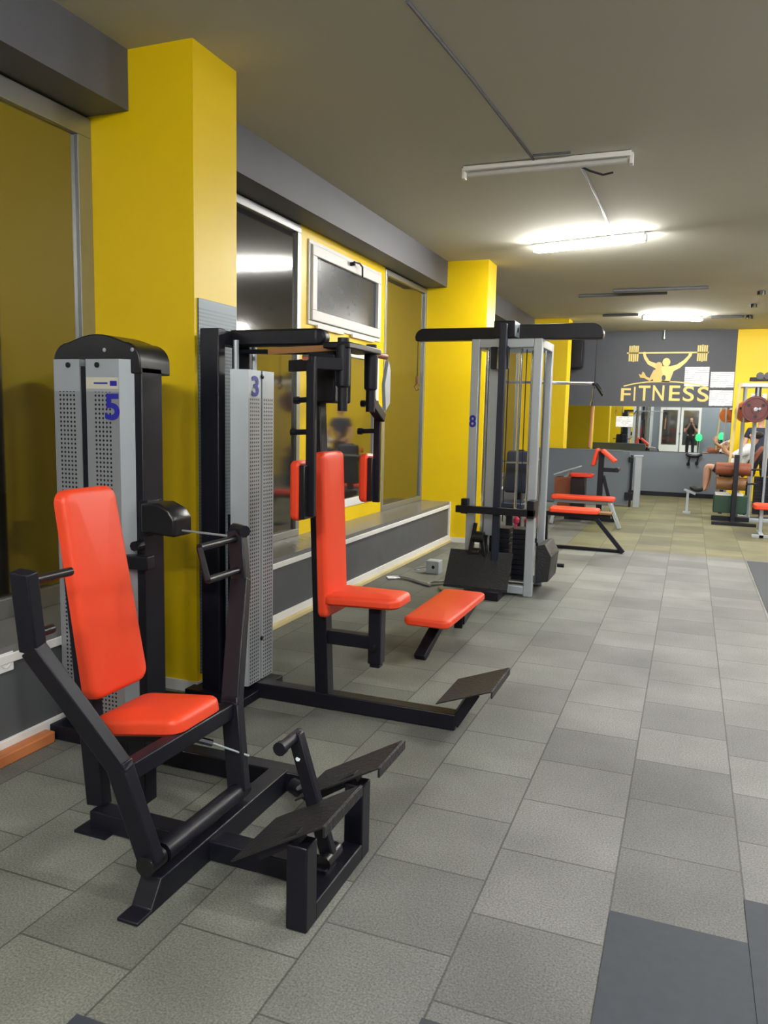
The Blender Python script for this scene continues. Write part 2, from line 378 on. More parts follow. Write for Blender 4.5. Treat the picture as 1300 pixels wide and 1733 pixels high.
em = thing('wall_emblem', 'gold FITNESS emblem with barbell and two athletes on the dark back wall', 'sign', (-.55, YB, 1.95))
ye = YB-.002
def flat(poly): return MB().prism([(x, ye, z) for x, z in poly], (0,-.006,0))
flat([(-0.629,2.666),(-0.724,2.711),(-0.888,2.772),(-0.956,2.874),(-0.981,2.959),(-1.031,2.951),(-0.996,2.823),(-0.913,2.701),(-0.782,2.634),(-0.70,2.569),(-0.628,2.337),(-0.477,2.337),(-0.448,2.428),(-0.407,2.565),(-0.291,2.629),(-0.171,2.749),(-0.085,2.872),(-0.07,2.937),(-0.124,2.951),(-0.154,2.868),(-0.234,2.779),(-0.361,2.694),(-0.475,2.666)]).build('man_figure', 'gold', em, smooth=False)
MB().prism([(-.556+.075*math.cos(a*PI/12), ye, 2.745+.085*math.sin(a*PI/12)) for a in range(24)], (0,-.009,0)).build('man_head', 'gold', em, smooth=False)
mat('gold2', rgb(206,178,98), .45, noise=.05, nscale=8)
wf = MB().prism([(x, ye-.006, z) for x, z in [(-0.794,2.585),(-0.829,2.508),(-0.863,2.427),(-0.931,2.457),(-0.971,2.529),(-1.008,2.559),(-1.028,2.488),(-1.08,2.504),(-1.048,2.431),(-0.965,2.423),(-0.859,2.362),(-0.799,2.407),(-0.787,2.336),(-0.628,2.337),(-0.641,2.428),(-0.615,2.509),(-0.64,2.6),(-0.722,2.614)]], (0,-.004,0)).build('woman_figure', 'gold2', em, smooth=False)
MB().prism([(-.697+.066*math.cos(a*PI/12), ye-.006, 2.675+.075*math.sin(a*PI/12)) for a in range(24)], (0,-.006,0)).build('woman_head', 'gold2', em, smooth=False)
MB().prism([(-.59+.04*math.cos(a*PI/8), ye-.006, 2.428+.06*math.sin(a*PI/8)) for a in range(16)], (0,-.002,0)).build('arm_gap', 'greywall', em, smooth=False)
bar = MB().box(-1.341, .235, ye-.008, ye, 2.92, 2.95)
for s, x in ((-1,-1.3),(1,.02)):
    for k in range(5):
        zz = (.0,.0,.01,.0,.0)[k]
        bar.box(x+.04*k, x+.04*k+.03, ye-.008, ye, 2.765-zz, 3.08+zz)
bar.build('barbell', 'gold', em, smooth=False)
arc = [(-1.368,2.257),(-1.155,2.309),(-0.901,2.345),(-0.61,2.357),(-0.34,2.348),(-0.071,2.319),(0.138,2.281),(0.276,2.228)]
up = [(x, ye, z+.012) for x, z in arc]; lo = [(x, ye, z-.012) for x, z in arc][::-1]
MB().prism(up+lo, (0,-.006,0)).build('arc_line', 'gold', em, smooth=False)
tx = MB()
for c, x0, x1, z0, z1 in [('F',-1.415,-1.22,1.95,2.215),('I',-1.158,-1.126,1.955,2.245),('T',-1.066,-.834,1.96,2.27),('N',-.785,-.562,1.965,2.277),('E',-.466,-.255,1.965,2.275),('S',-.2,.012,1.958,2.266),('S',.075,.286,1.955,2.252)]:
    tx.text(c, ((x0+x1)/2, ye, z0), (1,0,0), (0,0,1), (x1-x0, z1-z0), off=.012, ext=.004)
tx.build('lettering', 'gold', em, smooth=False)

spk = thing('wall_speaker', 'dark boxy unit high on the back wall beside the far yellow column', 'speaker', (-2.37, 16.98, 2.62))
MB().box(-2.56, -2.2, 16.8, 17.13, 2.62, 3.2).build('cabinet', 'blackplastic', spk, .01)
MB().box(-2.45, -2.31, 17.1, 17.2, 2.8, 3.0).build('bracket', 'black', spk)
single('ceiling_hook', MB().tube([(-.626,17.1,ZC),(-.626,17.1,3.24)],.02).tube([(-.626,17.1,3.25),(-.626,17.1,3.2)],.035), 'alu', 'small pale fitting hanging from the ceiling above the emblem', 'fitting')

sk = thing('wall_socket', 'white wall socket on the low wall under the near window sill', 'socket', (XL, 2.47, .39))
MB().box(XL, XL+.014, 2.43, 2.515, .388, .474).build('cover_plate', 'whitepaint', sk, .004)
MB().lathe((XL+.013, 2.472, .431), (1,0,0), [(.026,0),(.026,.004),(.02,.003),(.018,-.002)]).build('socket_insert', 'sole', sk)

hs_ = thing('hanging_straps', 'black straps with two loose ends hanging just below the wall mirror', 'straps', (.08, YB-.03, .62))
MB().box(-.03,.2,YB-.06,YB,.86,.92).build('hook_rail', 'greysteel', hs_, .004)
for x, z in ((-.0,.66),(.16,.68)):
    MB().tube([(x+.03,YB-.07,.9),(x+.01,YB-.06,.8),(x-.005,YB-.05,z+.04)],.014,8).tube([(x-.005,YB-.05,z+.06),(x-.008,YB-.05,z)],.03,8).build('strap', 'black', hs_)
MB().tube([(-.06,YB-.08,.9),(.02,YB-.09,.86),(.14,YB-.09,.86),(.24,YB-.08,.9)],.03,8).build('loop', 'black', hs_)

# low partition and its post
pt = thing('low_partition', 'low grey partition panel behind the preacher bench', 'partition', (-1.85, 14.7, 0))
MB().box(-2.73, -.985, 14.67, 14.73, .02, .995).build('panel', 'dado', pt, .004)
MB().box(-2.73, -1.1, 14.66, 14.74, .995, 1.01).build('top_rail', 'dado', pt, .003)
MB().box(-.97, -.93, 14.63, 14.77, 0, .93).build('hinge_post', 'black', pt, .004)
MB().box(-.89, -.78, 14.64, 14.76, 0, .92).box(-.92,-.76,14.62,14.78,.9,.93).build('gate_post', 'greysteel', pt, .004)
MB().box(-1.0, -.92, 14.6, 14.67, .8, .9).box(-1.04, -.9, 14.61, 14.67, .12, .26).build('latch', 'black', pt, .01)

# ------------------------------------------------------------------ ceiling fixtures
def batten(x0, x1, y, label, lit, slim=False, yaw=0, group='ceiling tube lights', drop=0):
    n = 'ceiling_tube_light'
    cx = (x0+x1)/2; t = thing(n, label, 'light', (cx, y, ZC-.005-drop), yaw, group)
    l = (x1-x0)/2; w = .028 if slim else .045
    MB().box(-l, l, -w, w, -.035, 0).build('housing', 'whitepaint' if not slim else 'greybeam', t, .006, local=True)
    if lit:
        MB().box(-l+.012, l-.012, -.05, .05, -.085, -.03).build('diffuser', 'tube', t, .015, local=True)
    elif not slim:
        MB().tube([(-l+.03,0,-.055),(l-.03,0,-.055)], .02, 12).build('tube', 'tubeoff', t, local=True)
    if not slim:
        for s in (-1,1): MB().box(s*l-.012, s*l+.012, -.03, .03, -.085, -.01).build('end_cap', 'whitepaint', t, .004, local=True)
    return t
E1 = 105
batten(-1.69, -.5, 5.85, 'unlit white tube batten on the ceiling, nearest of the ceiling fittings', 0)
batten(-1.68, -.52, 8.43, 'bright lit tube light nearest the camera on the ceiling', E1, yaw=math.radians(-13))
batten(-.95, .1, 14.7, 'far lit tube light near the back wall', E1, yaw=math.radians(25))
batten(-1.68, -.44, 12.1, 'dark slim batten on the ceiling between the two lit tubes', 0, True)
batten(-1.15, .1, 11.72, 'fainter slim batten just before the dark slim one', 0, True)
batten(-1.57, -.97, 14.4, 'short slim batten left of the far lit tube', 0, True)
batten(.2, .72, 14.95, 'short slim batten right of the far lit tube', 0, True)
for i, (x, y) in enumerate(((2.0,2.0),(2.0,5.2),(2.2,8.4),(2.2,11.5),(3.4,14.7),(-1.0,-.9),(1.4,-2.2))):  # tubes out of view, added to light the near part of the room
    batten(x-.6, x+.6, y, 'added unseen tube light out on the right side of the ceiling' if x > 1.9 else 'added unseen tube light on the ceiling behind the camera', E1*(1.0 if y > 0 else 1.15))
single('ceiling_conduit', MB().tube([(-1.302,3.5,ZC-.008),(-1.24,4.4,ZC-.008),(-1.17,5.81,ZC-.008)],.008), 'greybeam', 'thin cable run along the ceiling up to the unlit batten', 'cable')
single('ceiling_conduit', MB().tube([(-.88,5.9,ZC-.008),(-.859,6.36,ZC-.008),(-.85,7.1,ZC-.008),(-.85,8.4,ZC-.012)],.009), 'greybeam', 'thin cable on the ceiling between the unlit batten and the bright tube', 'cable')
single('ceiling_conduit', MB().tube([(-1.16,5.72,ZC-.008),(-.9,5.74,ZC-.008)],.007), 'greybeam', 'short cable lying along the far side of the unlit batten', 'cable')
single('ceiling_conduit', MB().tube([(-.86,6.0,ZC-.03),(-.8,6.05,ZC-.05),(-.72,6.13,ZC-.06),(-.66,6.2,ZC-.03)],.008), 'black', 'loose dark cable end hanging by the unlit batten', 'cable')
for i, (x, y, z, l) in enumerate(((.79,12.3,.12,'nearest'),(.78,13.6,.1,'middle'),(.81,15.0,.1,'farthest'))):
    t = thing('ceiling_spotlight', 'dark round spot fitting on the ceiling at right, %s of the three' % l, 'spotlight', (x, y, ZC), 0, 'dark ceiling spots')
    MB().lathe((x,y,ZC-.06),(0,0,1),[(.055,0),(.055,.05),(.02,.058)]).build('spot_head', 'blackplastic', t)
    MB().tube([(x,y,ZC),(x,y,ZC-.02)],.03).build('mount', 'black', t)

# ------------------------------------------------------------------ rubber mats on the floor
def rmat(x0, x1, y0, y1, label): single('rubber_mat', MB().box(x0, x1, y0, y1, 0, .004), 'rubbermat', label, 'mat', group='dark rubber floor mats')
rmat(-.139, .256, .5, 2.4, 'dark slate rubber tile at the bottom right corner, left piece')
rmat(.258, 1.9, .5, 2.632, 'dark slate rubber tile at the right edge in the foreground')
rmat(.68, 2.4, 6.6, 9.54, 'dark slate rubber mat at the right edge further back')
rmat(-1.36, -.965, 1.02, 1.42, 'dark rubber tile at the bottom edge, lower left')
rmat(-.545, -.145, 1.35, 1.75, 'dark rubber tile at the bottom edge, middle')

# ------------------------------------------------------------------ T5: chest press with weight tower 5
cp = thing('chest_press_machine', 'orange-padded seated chest press with grey weight tower numbered 5', 'exercise machine', (-1.9, 2.3, 0))
# tower
def arch(x0, x1, zb, zt, r):
    P = [(x0, zb), (x1, zb)]
    cx = (x0+x1)/2
    for k in range(7):
        a = PI/2*k/6; P.append((x1-r+r*math.cos(PI/2-a)*0+r*math.cos(a), zt-.035-r+r*math.sin(a)))
    for k in range(1, 8):
        t = k/8; x = x1-r+(x0+r-x1+r)*t; P.append((x, zt-.035+.035*math.sin(PI*t)))
    for k in range(7):
        a = PI/2+PI/2*k/6; P.append((x0+r+r*math.cos(a), zt-.035-r+r*math.sin(a)))
    return P
MB().prism([(x, 2.8, z) for x, z in arch(-2.71, -2.23, 1.69, 1.862, .085)], (0,.21,0)).build('tower_cover', 'blackplastic', cp, .006)
for x in (-2.42, -2.27): MB().lathe((x,2.801,1.792),(0,-1,0),[(.009,0),(.009,.003),(.004,.005)],10).build('cover_bolt', 'greysteel', cp)
for x in (-2.7, -2.29): MB().box(x, x+.06, 2.81, 2.95, .05, 1.72).build('upright', 'black', cp, .005)
MB().box(-2.7, -2.23, 2.7, 3.3, 0, .07).build('tower_base', 'black', cp, .005)
MB().box(-2.64, -2.29, 2.86, 3.0, .1, 1.1).build('weight_stack', 'black', cp, .004)
MB().tube([(-2.56,2.92,1.0),(-2.56,2.92,1.72)],.012).tube([(-2.38,2.92,1.0),(-2.38,2.92,1.72)],.012).build('guide_rod', 'chrome', cp)
def shroud_y(x0, x1, y, z0, z1, face_right, par):
    """sheet-metal cover facing -Y with perforations; a plain chamfered side on the outer edge"""
    m = MB(); d = .022
    d = .0195; n = 5; k = (x1-x0)/d; e = (k-n)/2; rows = (z1-z0-.14)/d
    m.quad([(x0,y,z0),(x1,y,z0),(x1,y,z1-.14),(x0,y,z1-.14)], [(-e,-1),(n+e,-1),(n+e,rows-1),(-e,rows-1)])
    m2 = MB(); m2.quad([(x0,y,z1-.14),(x1,y,z1-.14),(x1,y,z1),(x0,y,z1)])
    xo = x1+.055 if face_right else x0-.055; xe = x1 if face_right else x0; xi = x0 if face_right else x1
    m2.quad([(xe,y,z0),(xo,y+.055,z0),(xo,y+.055,z1),(xe,y,z1)]); m2.quad([(xi,y,z0),(xi,y+.09,z0),(xi,y+.09,z1),(xi,y,z1)])
    m2.quad([(xo,y+.055,z0),(xo,y+.09,z0),(xo,y+.09,z1),(xo,y+.055,z1)])
    m2.quad([(xi,y,z1),(xe,y,z1),(xo,y+.055,z1),(xo,y+.09,z1),(xi,y+.09,z1)])
    s = m2.build('shroud', 'greysteel', par, smooth=False); m.build('perforated_sheet', 'perf', s, smooth=False); return s
sl = shroud_y(-2.675, -2.53, 2.765, .12, 1.75, False, cp); sr = shroud_y(-2.495, -2.315, 2.765, .12, 1.75, True, cp)
MB().box(-2.529,-2.496,2.772,2.79,.12,1.72).build('gap_shade_strip', 'black', cp)  # black strip stands in for the shaded gap between the shrouds
MB().text('5', (-2.352, 2.763, 1.487), (1,0,0), (0,0,1), (.08,.115), off=.028, ext=.001).build('number_label', 'blue', sr, smooth=False, label='blue numeral 5')
MB().quad([(-2.493,2.7635,1.622),(-2.318,2.7635,1.622),(-2.318,2.7635,1.672),(-2.493,2.7635,1.672)]).build('sticker', 'sticker', sr, smooth=False)
MB().quad([(-2.362,2.762,1.635),(-2.325,2.762,1.635),(-2.325,2.762,1.657),(-2.362,2.762,1.657)]).quad([(-2.45,2.762,1.643),(-2.375,2.762,1.643),(-2.375,2.762,1.65),(-2.45,2.762,1.65)]).build('sticker_mark', 'blue', sr, smooth=False)
for x in (-2.59, -2.43): MB().lathe((x,2.764,1.725),(0,-1,0),[(.012,0),(.012,.006),(.005,.009)],10).build('shroud_bolt', 'black', cp)
MB().beam((-2.34,2.77,.865),(-2.18,2.79,.865),.06,.06).build('side_bracket', 'black', cp, .005)
MB().tube([(-2.24,2.75,.94),(-2.24,2.8,.94)],.022,8).build('lock_knob', 'black', cp)
MB().prism([(-2.22,2.77,1.0),(-2.04,2.77,.99),(-2.04,2.77,1.07),(-2.07,2.77,1.11),(-2.13,2.77,1.135),(-2.22,2.77,1.13)],(0,.13,0)).build('pulley_housing', 'blackplastic', cp, .012)
MB().box(-2.25,-2.2,2.8,2.9,.98,1.14).build('pulley_mount', 'black', cp, .004)
MB().tube([(-2.05,2.83,1.015),(-1.66,2.68,1.035)],.005,6).build('pull_cable', 'greysteel', cp)
# base frame
MB().box(-2.25,-1.36,2.68,2.76,.005,.085).build('rear_beam', 'black', cp, .005)
MB().tube([(-1.40,2.665,.045),(-1.29,2.62,.045)],.032).build('beam_end', 'black', cp)
MB().prism([(-1.52,1.85,.0),(-1.52,2.7,.0),(-1.52,2.7,.09),(-1.52,1.875,.09),(-1.52,1.825,.012),(-1.52,1.757,.012),(-1.52,1.757,0)],(.078,0,0)).build('foot_bar', 'black', cp, .004)
MB().box(-1.96,-1.0,2.135,2.215,.004,.075).build('centre_beam', 'black', cp, .005)
MB().box(-2.0,-1.86,2.1,2.25,0,.01).build('floor_plate', 'black', cp)
# front U frame
fu = MB().box(-1.035,-.965,1.925,1.995,0,.27).box(-1.035,-.965,2.345,2.415,0,.27).box(-1.035,-.965,1.99,2.35,0,.06)
fu.build('footrest_frame', 'black', cp, .005)
def plate(x0, z0, x1, z1, ya, yb, par, name='footplate', lip=.03):
    d = V((x1-x0,0,z1-z0)).normalized(); n = V((-d.z,0,d.x))
    P = [V((x0,ya,z0)),V((x1,ya,z1)),V((x1,yb,z1)),V((x0,yb,z0))]
    m = MB().prism(P, n*.006); 
    m.box(x1-.004, x1+.004, ya, yb, z1-lip, z1+.004)
    return m.build(name, 'checker', par, .001)
plate(-1.22,.17,-.91,.35,1.92,2.2,cp); plate(-1.22,.17,-.905,.35,2.335,2.59,cp)
for y in (1.96,2.38): MB().beam((-1.0,y,.29),(-1.14,y,.2),.04,.03).build('plate_bracket', 'black', cp)
# foot lever
MB().beam((-1.02,2.2,.08),(-1.15,2.2,.49),.035,.05).build('foot_lever', 'black', cp, .006)
MB().tube([(-1.15,2.23,.475),(-1.15,2.1,.475)],.019,12).tube([(-1.15,2.11,.475),(-1.15,2.09,.475)],.023,12).build('lever_peg', 'black', cp)
MB().tube([(-1.02,2.15,.085),(-1.02,2.25,.085)],.026,12).build('lever_pivot', 'blackplastic', cp)
MB().tube([(-1.13,2.18,.41),(-1.16,2.28,.33),(-1.2,2.4,.22),(-1.32,2.55,.1)],.008,6).build('lever_chain', 'greysteel', cp)
# press arms
pv = .135
MB().tube([(-1.48,1.93,pv),(-1.48,2.37,pv)],.034,16).build('pivot_tube', 'black', cp, label='glossy round pivot tube')
for s, yP, yJ, yE, yT in ((1,1.875,1.84,1.735,1.70),(-1,2.385,2.44,2.655,2.70)):
    P, J, E_, T = V((-1.48,yP,pv)), V((-1.565,yJ,.445)), V((-1.79,yE,.82)), V((-1.78,yT,1.06))
    if s < 0: J = V((-1.545,yJ,.45)); E_ = V((-1.64,yE,.87)); T = V((-1.685,yT,1.06))
    a = MB().beam(P, J+(J-P)*.06, .045, .075, (1,0,0)).beam(J-(E_-J)*.04, E_, .045, .075, (1,0,0)).beam(E_-(T-E_)*.05, T, .045, .07, (1,0,0))
    arm = a.build('press_arm', 'black', cp, .005)
    MB().tube([P+V((0,-.035*s,0)), P+V((0,.04*s,0))],.032,16).build('pivot_hub', 'blackplastic', arm)
    h0 = T+V((.01,.02*s,-.03)); h1 = E_+V((0,.02*s,.04)); ln, l2 = (.155,.06) if s > 0 else (.255,.21)
    MB().tube([h0, h0+V((.0,ln*s,0))],.014,10).build('handle', 'blackplastic', arm)
    MB().tube([h1, h1+V((.0,l2*s,0))],.014,10).build('handle', 'blackplastic', arm)
    if s < 0: MB().tube([h0+V((0,ln*s,0)), h1+V((0,l2*s,0))],.012,8).build('handle_strap', 'blackplastic', arm)
    if s < 0: MB().tube([T+V((-.03,.03,.0)), T+V((.05,-.02,.0))],.024,10).build('cable_pin', 'black', arm)
MB().beam((-1.56,1.84,.42),(-1.545,2.44,.425),.05,.06).build('cross_bar', 'black', cp, .005)
# seat and back
MB().beam((-1.97,2.2,.07),(-2.06,2.2,1.05),.05,.08,(1,0,0)).build('back_post', 'black', cp, .005)
MB().beam((-1.96,2.2,.36),(-1.58,2.22,.40),.06,.05).build('seat_rail', 'black', cp, .005)
MB().beam((-1.8,2.24,.10),(-1.8,2.24,.37),.07,.07).build('seat_post', 'black', cp, .005)
bd = V((-.13,0,.73)).normalized()
MB().pad((-1.905,2.2,.52), (0,1,0), bd, .30, .27, .74, .06, .05, .024, .006).build('back_pad', 'red', cp)
MB().beam((-1.915,2.2,.6),(-2.01,2.2,1.15),.2,.014,(1,0,0)).build('back_board', 'black', cp)
sd = V((.36,0,.05)).normalized()
MB().pad((-1.885,2.225,.395), (0,-1,0), sd, .31, .28, .36, .065, .05, .026, .012).build('seat_pad', 'red', cp)
MB().tube([(-1.62,2.2,.40),(-1.58,2.26,.37)],.006,6).tube([(-1.555,2.3,.345),(-1.46,2.42,.26)],.004,6).build('adjuster_cable', 'greysteel', cp)
MB().tube([(-1.59,2.245,.375),(-1.545,2.305,.34)],.013,8).build('cable_clamp', 'chrome', cp)

# ------------------------------------------------------------------ T3: pec deck with tower 3
pd = thing('pec_deck_machine', 'orange-padded pec deck with hanging arms and grey tower numbered 3', 'exercise machine', (-1.8, 3.6, 0))
for y in (3.44, 3.74): MB().box(-2.365,-2.255,y,y+.065,0,1.955).build('upright', 'black', pd, .005)
MB().box(-2.36,-2.26,3.505,3.74,1.88,1.95).build('top_plate', 'black', pd, .005)
MB().box(-2.28,-1.77,3.58,3.66,1.875,1.96).tube([(-1.77,3.585,1.917),(-1.77,3.655,1.917)],.042,16).build('top_beam', 'black', pd, .012)
MB().box(-2.42,-.985,3.56,3.64,.004,.085).build('floor_beam', 'black', pd, .005)
MB().box(-2.45,-2.08,3.4,3.82,0,.05).build('tower_base', 'black', pd, .005)
MB().box(-2.24,-2.16,3.5,3.72,.1,1.0).build('weight_stack', 'black', pd)
for y in (3.52,3.7): MB().tube([(-2.2,y,.1),(-2.2,y,1.9)],.014,8).build('guide_rod', 'greysteel', pd)
def shroud_x(y0, y1, x, z0, z1, near, par):
    m = MB(); d = .02; n = 5; e = ((y1-y0)/d-n)/2; rows = (z1-z0-.14)/d
    m.quad([(x,y0,z0),(x,y1,z0),(x,y1,z1-.14),(x,y0,z1-.14)], [(-e,-1),(n+e,-1),(n+e,rows-1),(-e,rows-1)])
    m2 = MB(); m2.quad([(x,y0,z1-.14),(x,y1,z1-.14),(x,y1,z1),(x,y0,z1)])
    ye_, yi = (y0, y1) if near else (y1, y0); yo = y0-.035 if near else y1+.035
    m2.quad([(x,ye_,z0),(x-.085,yo,z0),(x-.085,yo,z1),(x,ye_,z1)]); m2.quad([(x,yi,z0),(x-.09,yi,z0),(x-.09,yi,z1),(x,yi,z1)])
    m2.quad([(x,yi,z1),(x,ye_,z1),(x-.085,yo,z1),(x-.09,yi,z1)])
    s = m2.build('shroud', 'greysteel', par, smooth=False); m.build('perforated_sheet', 'perf', s, smooth=False); return s
s3 = shroud_x(3.475,3.60,-2.10,.09,1.75,True,pd); shroud_x(3.615,3.735,-2.10,.09,1.75,False,pd)
MB().text('3', (-2.098,3.538,1.615), (0,1,0), (0,0,1), (.07,.105), off=.028, ext=.001).build('number_label', 'blue', s3, smooth=False, label='blue numeral 3')
for z in (.32,1.72): MB().lathe((-2.099,3.608,z),(1,0,0),[(.012,0),(.012,.006),(.005,.01)],10).build('shroud_bolt', 'black', pd)
# post, seat, pad
MB().beam((-1.715,3.605,.08),(-1.79,3.605,1.84),.075,.075,(1,0,0)).build('pad_post', 'black', pd, .005)
vd = V((-.035,0,.84)).normalized()
MB().pad((-1.705,3.62,.505), (0,1,0), vd, .27, .26, .84, .055, .035, .02, .004).build('back_pad', 'red', pd)
MB().pad((-1.69,3.625,.575), (0,-1,0), (1,0,.02), .29, .25, .41, .055, .06, .024, .012).build('seat_pad', 'red', pd)
MB().beam((-1.43,3.62,.27),(-1.43,3.62,.57),.07,.07).beam((-1.43,3.62,.25),(-1.43,3.62,.3),.055,.055).build('seat_post', 'black', pd, .006)
MB().box(-1.7,-1.4,3.59,3.65,.345,.415).build('seat_bracket', 'black', pd, .004)
MB().tube([(-1.43,3.56,.36),(-1.43,3.6,.36)],.016,8).build('lock_knob', 'blackplastic', pd)
plate(-1.06,.155,-.79,.255,3.48,3.87,pd)
MB().beam((-1.0,3.6,.03),(-.90,3.62,.2),.07,.05).build('plate_strut', 'black', pd, .004)
# head with hanging arms
MB().box(-1.79,-1.63,3.5,3.7,1.59,1.845).build('head_block', 'black', pd, .01)
MB().box(-1.66,-1.52,3.42,3.83,1.845,1.875).build('head_crossbar', 'black', pd, .006)
MB().tube([(-1.57,3.8,1.85),(-1.57,4.02,1.85)],.016,10).build('head_pin', 'brownpad', pd)
MB().beam((-2.0,3.5,1.84),(-1.6,3.5,1.855),.012,.03).build('drive_belt', 'brownbelt', pd, label='brown drive belt')
MB().tube([(-2.25,3.6,1.85),(-1.65,3.55,1.835)],.012,8).build('belt_rod', 'black', pd)
for s, yc, yA, xA in ((-1,3.45,3.3,-1.655),(1,3.8,3.96,-1.585)):
    xc = -1.565
    arm = MB().lathe((xc,yc,1.66),(0,0,1),[(.024,-.11),(.024,0),(.034,.01),(.036,.15),(.036,.2),(.028,.21),(.028,.235)],20).build('swing_arm', 'black', pd)
    if s < 0:
        g = MB().beam((xc,yc,1.77),(xA-.02,yA,1.77),.06,.06).beam((xA,yA,1.8),(xA,yA,1.05),.03,.045,(1,0,0)).beam((xA-.0,yA,1.76),(-1.82,3.4,1.76),.03,.055)
    else:
        g = MB().beam((xc,yc,1.6),(xA+.02,yA,1.52),.05,.05).beam((xA,yA,1.58),(xA,yA,1.06),.028,.04,(1,0,0))
        MB().prism([(xA+.01,4.0,1.56),(xA+.01,4.06,1.6),(xA+.01,4.06,1.78),(xA+.01,4.03,1.83),(xA+.01,3.98,1.7)],(.02,0,0)).build('cam_plate', 'greysteel', arm)
    g.build('arm_bar', 'black', arm, .005)
    zt, zb = (1.315,1.03) if s < 0 else (1.325,1.06)
    xp = xA-.035
    MB().box(xp+.0,xp+.03,yA-.055,yA+.055,zb+.01,zt-.02).build('pad_board', 'blackplastic', arm, .004)
    MB().pad((xp,yA,zb), (0,-1,0), (0,0,1), .125,.125,zt-zb,.05,.03,.022,.006).build('arm_pad', 'red', arm)
    for z, l in ((1.6,.06),(1.45,.075)):
        MB().tube([(xA,yA,z),(xA-l-.03,yA-.01*s,z-.005)],.013,8).tube([(xA-l-.01,yA-.01*s,z-.005),(xA-l-.035,yA-.01*s,z-.005)],.018,8).build('peg', 'black', arm)
    if s < 0: MB().tube([(xA-.03,yA-.035,1.79),(xA+.0,yA-.03,1.79)],.013,8).build('arm_bolt', 'chrome', arm)

# ------------------------------------------------------------------ T8: cable tower
ct = thing('cable_tower', 'tall grey cable tower numbered 8 with black T-arm across its top', 'exercise machine', (-1.5, 6.9, 0))
FX0, FX1, FY0, FY1, FZ = -1.80, -1.195, 6.63, 7.22, 2.20
w = .072
for x in (FX0, FX1-w):
    for y in (FY0, FY1-w): MB().box(x, x+w, y, y+w, 0, FZ).build('post', 'greysteel', ct, .006)
for y in (FY0, FY1-w): MB().box(FX0+w, FX1-w, y, y+w, FZ-w, FZ).build('top_rail', 'greysteel', ct, .006)
for x in (FX0, FX1-w): MB().box(x, x+w, FY0+w, FY1-w, FZ-w, FZ).build('top_rail', 'greysteel', ct, .006)
for y in (FY0, FY1-w): MB().box(FX0+w, FX1-w, y, y+w, .02, .09).build('bottom_rail', 'greysteel', ct, .006)
def rounded_bar(x0, x1, y0, y1, z0, z1, left):
    r = (z1-z0)*.75; P = []
    if left:
        P = [(x1,z0),(x1,z1)]+[(x0+r-r*math.sin(PI/2*k/6), z1-r+r*math.cos(PI/2*k/6)) for k in range(7)]+[(x0+.01,z0)]
    else:
        P = [(x0,z1),(x0,z0),(x1-.01,z0)]+[(x1-r+r*math.cos(PI/2*k/6), z1-r+r*math.sin(PI/2*k/6)) for k in range(7)]
    return MB().prism([(x, y0, z) for x, z in P], (0,y1-y0,0))
rounded_bar(-2.40,-1.55,6.86,6.97,2.215,2.325,True).build('cross_arm', 'black', ct, .008)
rounded_bar(-1.5,-.73,6.86,6.97,2.215,2.345,False).build('cross_arm', 'black', ct, .008)
MB().box(-1.62,-1.44,6.66,7.02,2.21,2.355).build('top_box', 'black', ct, .008)
hp = MB().quad([(-1.438,6.67,2.225),(-1.438,7.01,2.225),(-1.438,7.01,2.345),(-1.438,6.67,2.345)]).build('box_plate', 'greysteel', ct, smooth=False)
for y in (6.78,6.9): MB().lathe((-1.437,y,2.285),(1,0,0),[(.022,0),(.022,.003),(.012,.001)],12).build('box_hole', 'black', hp)
MB().box(-1.545,-1.485,6.56,6.62,.22,2.32).build('front_column', 'navy', ct, .006)
MB().box(-1.63,-1.575,6.63,6.69,1.95,2.14).box(-1.535,-1.475,6.62,6.68,1.95,2.14).build('cable_sheath', 'black', ct, .004)
for x, y in ((-1.68,6.76),(-1.62,6.76),(-1.42,6.9),(-1.30,6.9),(-1.66,7.05),(-1.36,7.1),(-1.71,6.84),(-1.655,6.9)):
    MB().tube([(x,y,.12),(x,y,2.14)],.0125,10).build('guide_rod', 'chrome', ct)
MB().box(-1.66,-1.58,6.72,6.8,.5,2.13).build('carriage_rail', 'greysteel', ct, .004)
for x in (-1.7,-1.55,-1.39,-1.27): MB().tube([(x,6.98,.6),(x,6.98,2.14)],.005,6).build('lift_cable', 'blackplastic', ct)
MB().tube([(-1.25,6.72,.4),(-1.25,6.72,2.13)],.01,8).tube([(-1.22,6.95,.4),(-1.22,6.95,2.13)],.01,8).build('side_rod', 'chrome', ct)
st = MB()
for k in range(10): st.box(-1.69,-1.45,6.84,7.04,.1+k*.046,.143+k*.046)
st.build('weight_stack', 'black', ct, .003)
st = MB()
for k in range(10): st.box(-1.42,-1.275,6.84,7.04,.1+k*.046,.143+k*.046)
st.build('weight_stack', 'black', ct, .003)
for x in (-1.40,-1.30): MB().lathe((x,6.87,.57),(0,0,1),[(.012,0),(.012,.03),(.028,.045),(.03,.075),(.014,.095)],14).build('knob', 'pink', ct, label='pink selector knob')
MB().box(-1.86,-1.18,6.5,6.56,.715,.775).box(-1.24,-1.18,6.5,6.7,.7,.85).box(-1.83,-1.77,6.56,6.64,.70,.83).build('thigh_bar', 'black', ct, .005)
MB().tube([(-1.72,6.6,.5),(-1.62,6.6,.5)],.05,14).tube([(-1.74,6.62,.36),(-1.66,6.62,.36)],.04,14).beam((-1.76,6.6,.25),(-1.7,6.6,.62),.03,.04).beam((-1.58,6.58,.2),(-1.64,6.6,.5),.03,.04).build('low_pulley', 'blackplastic', ct, .004)
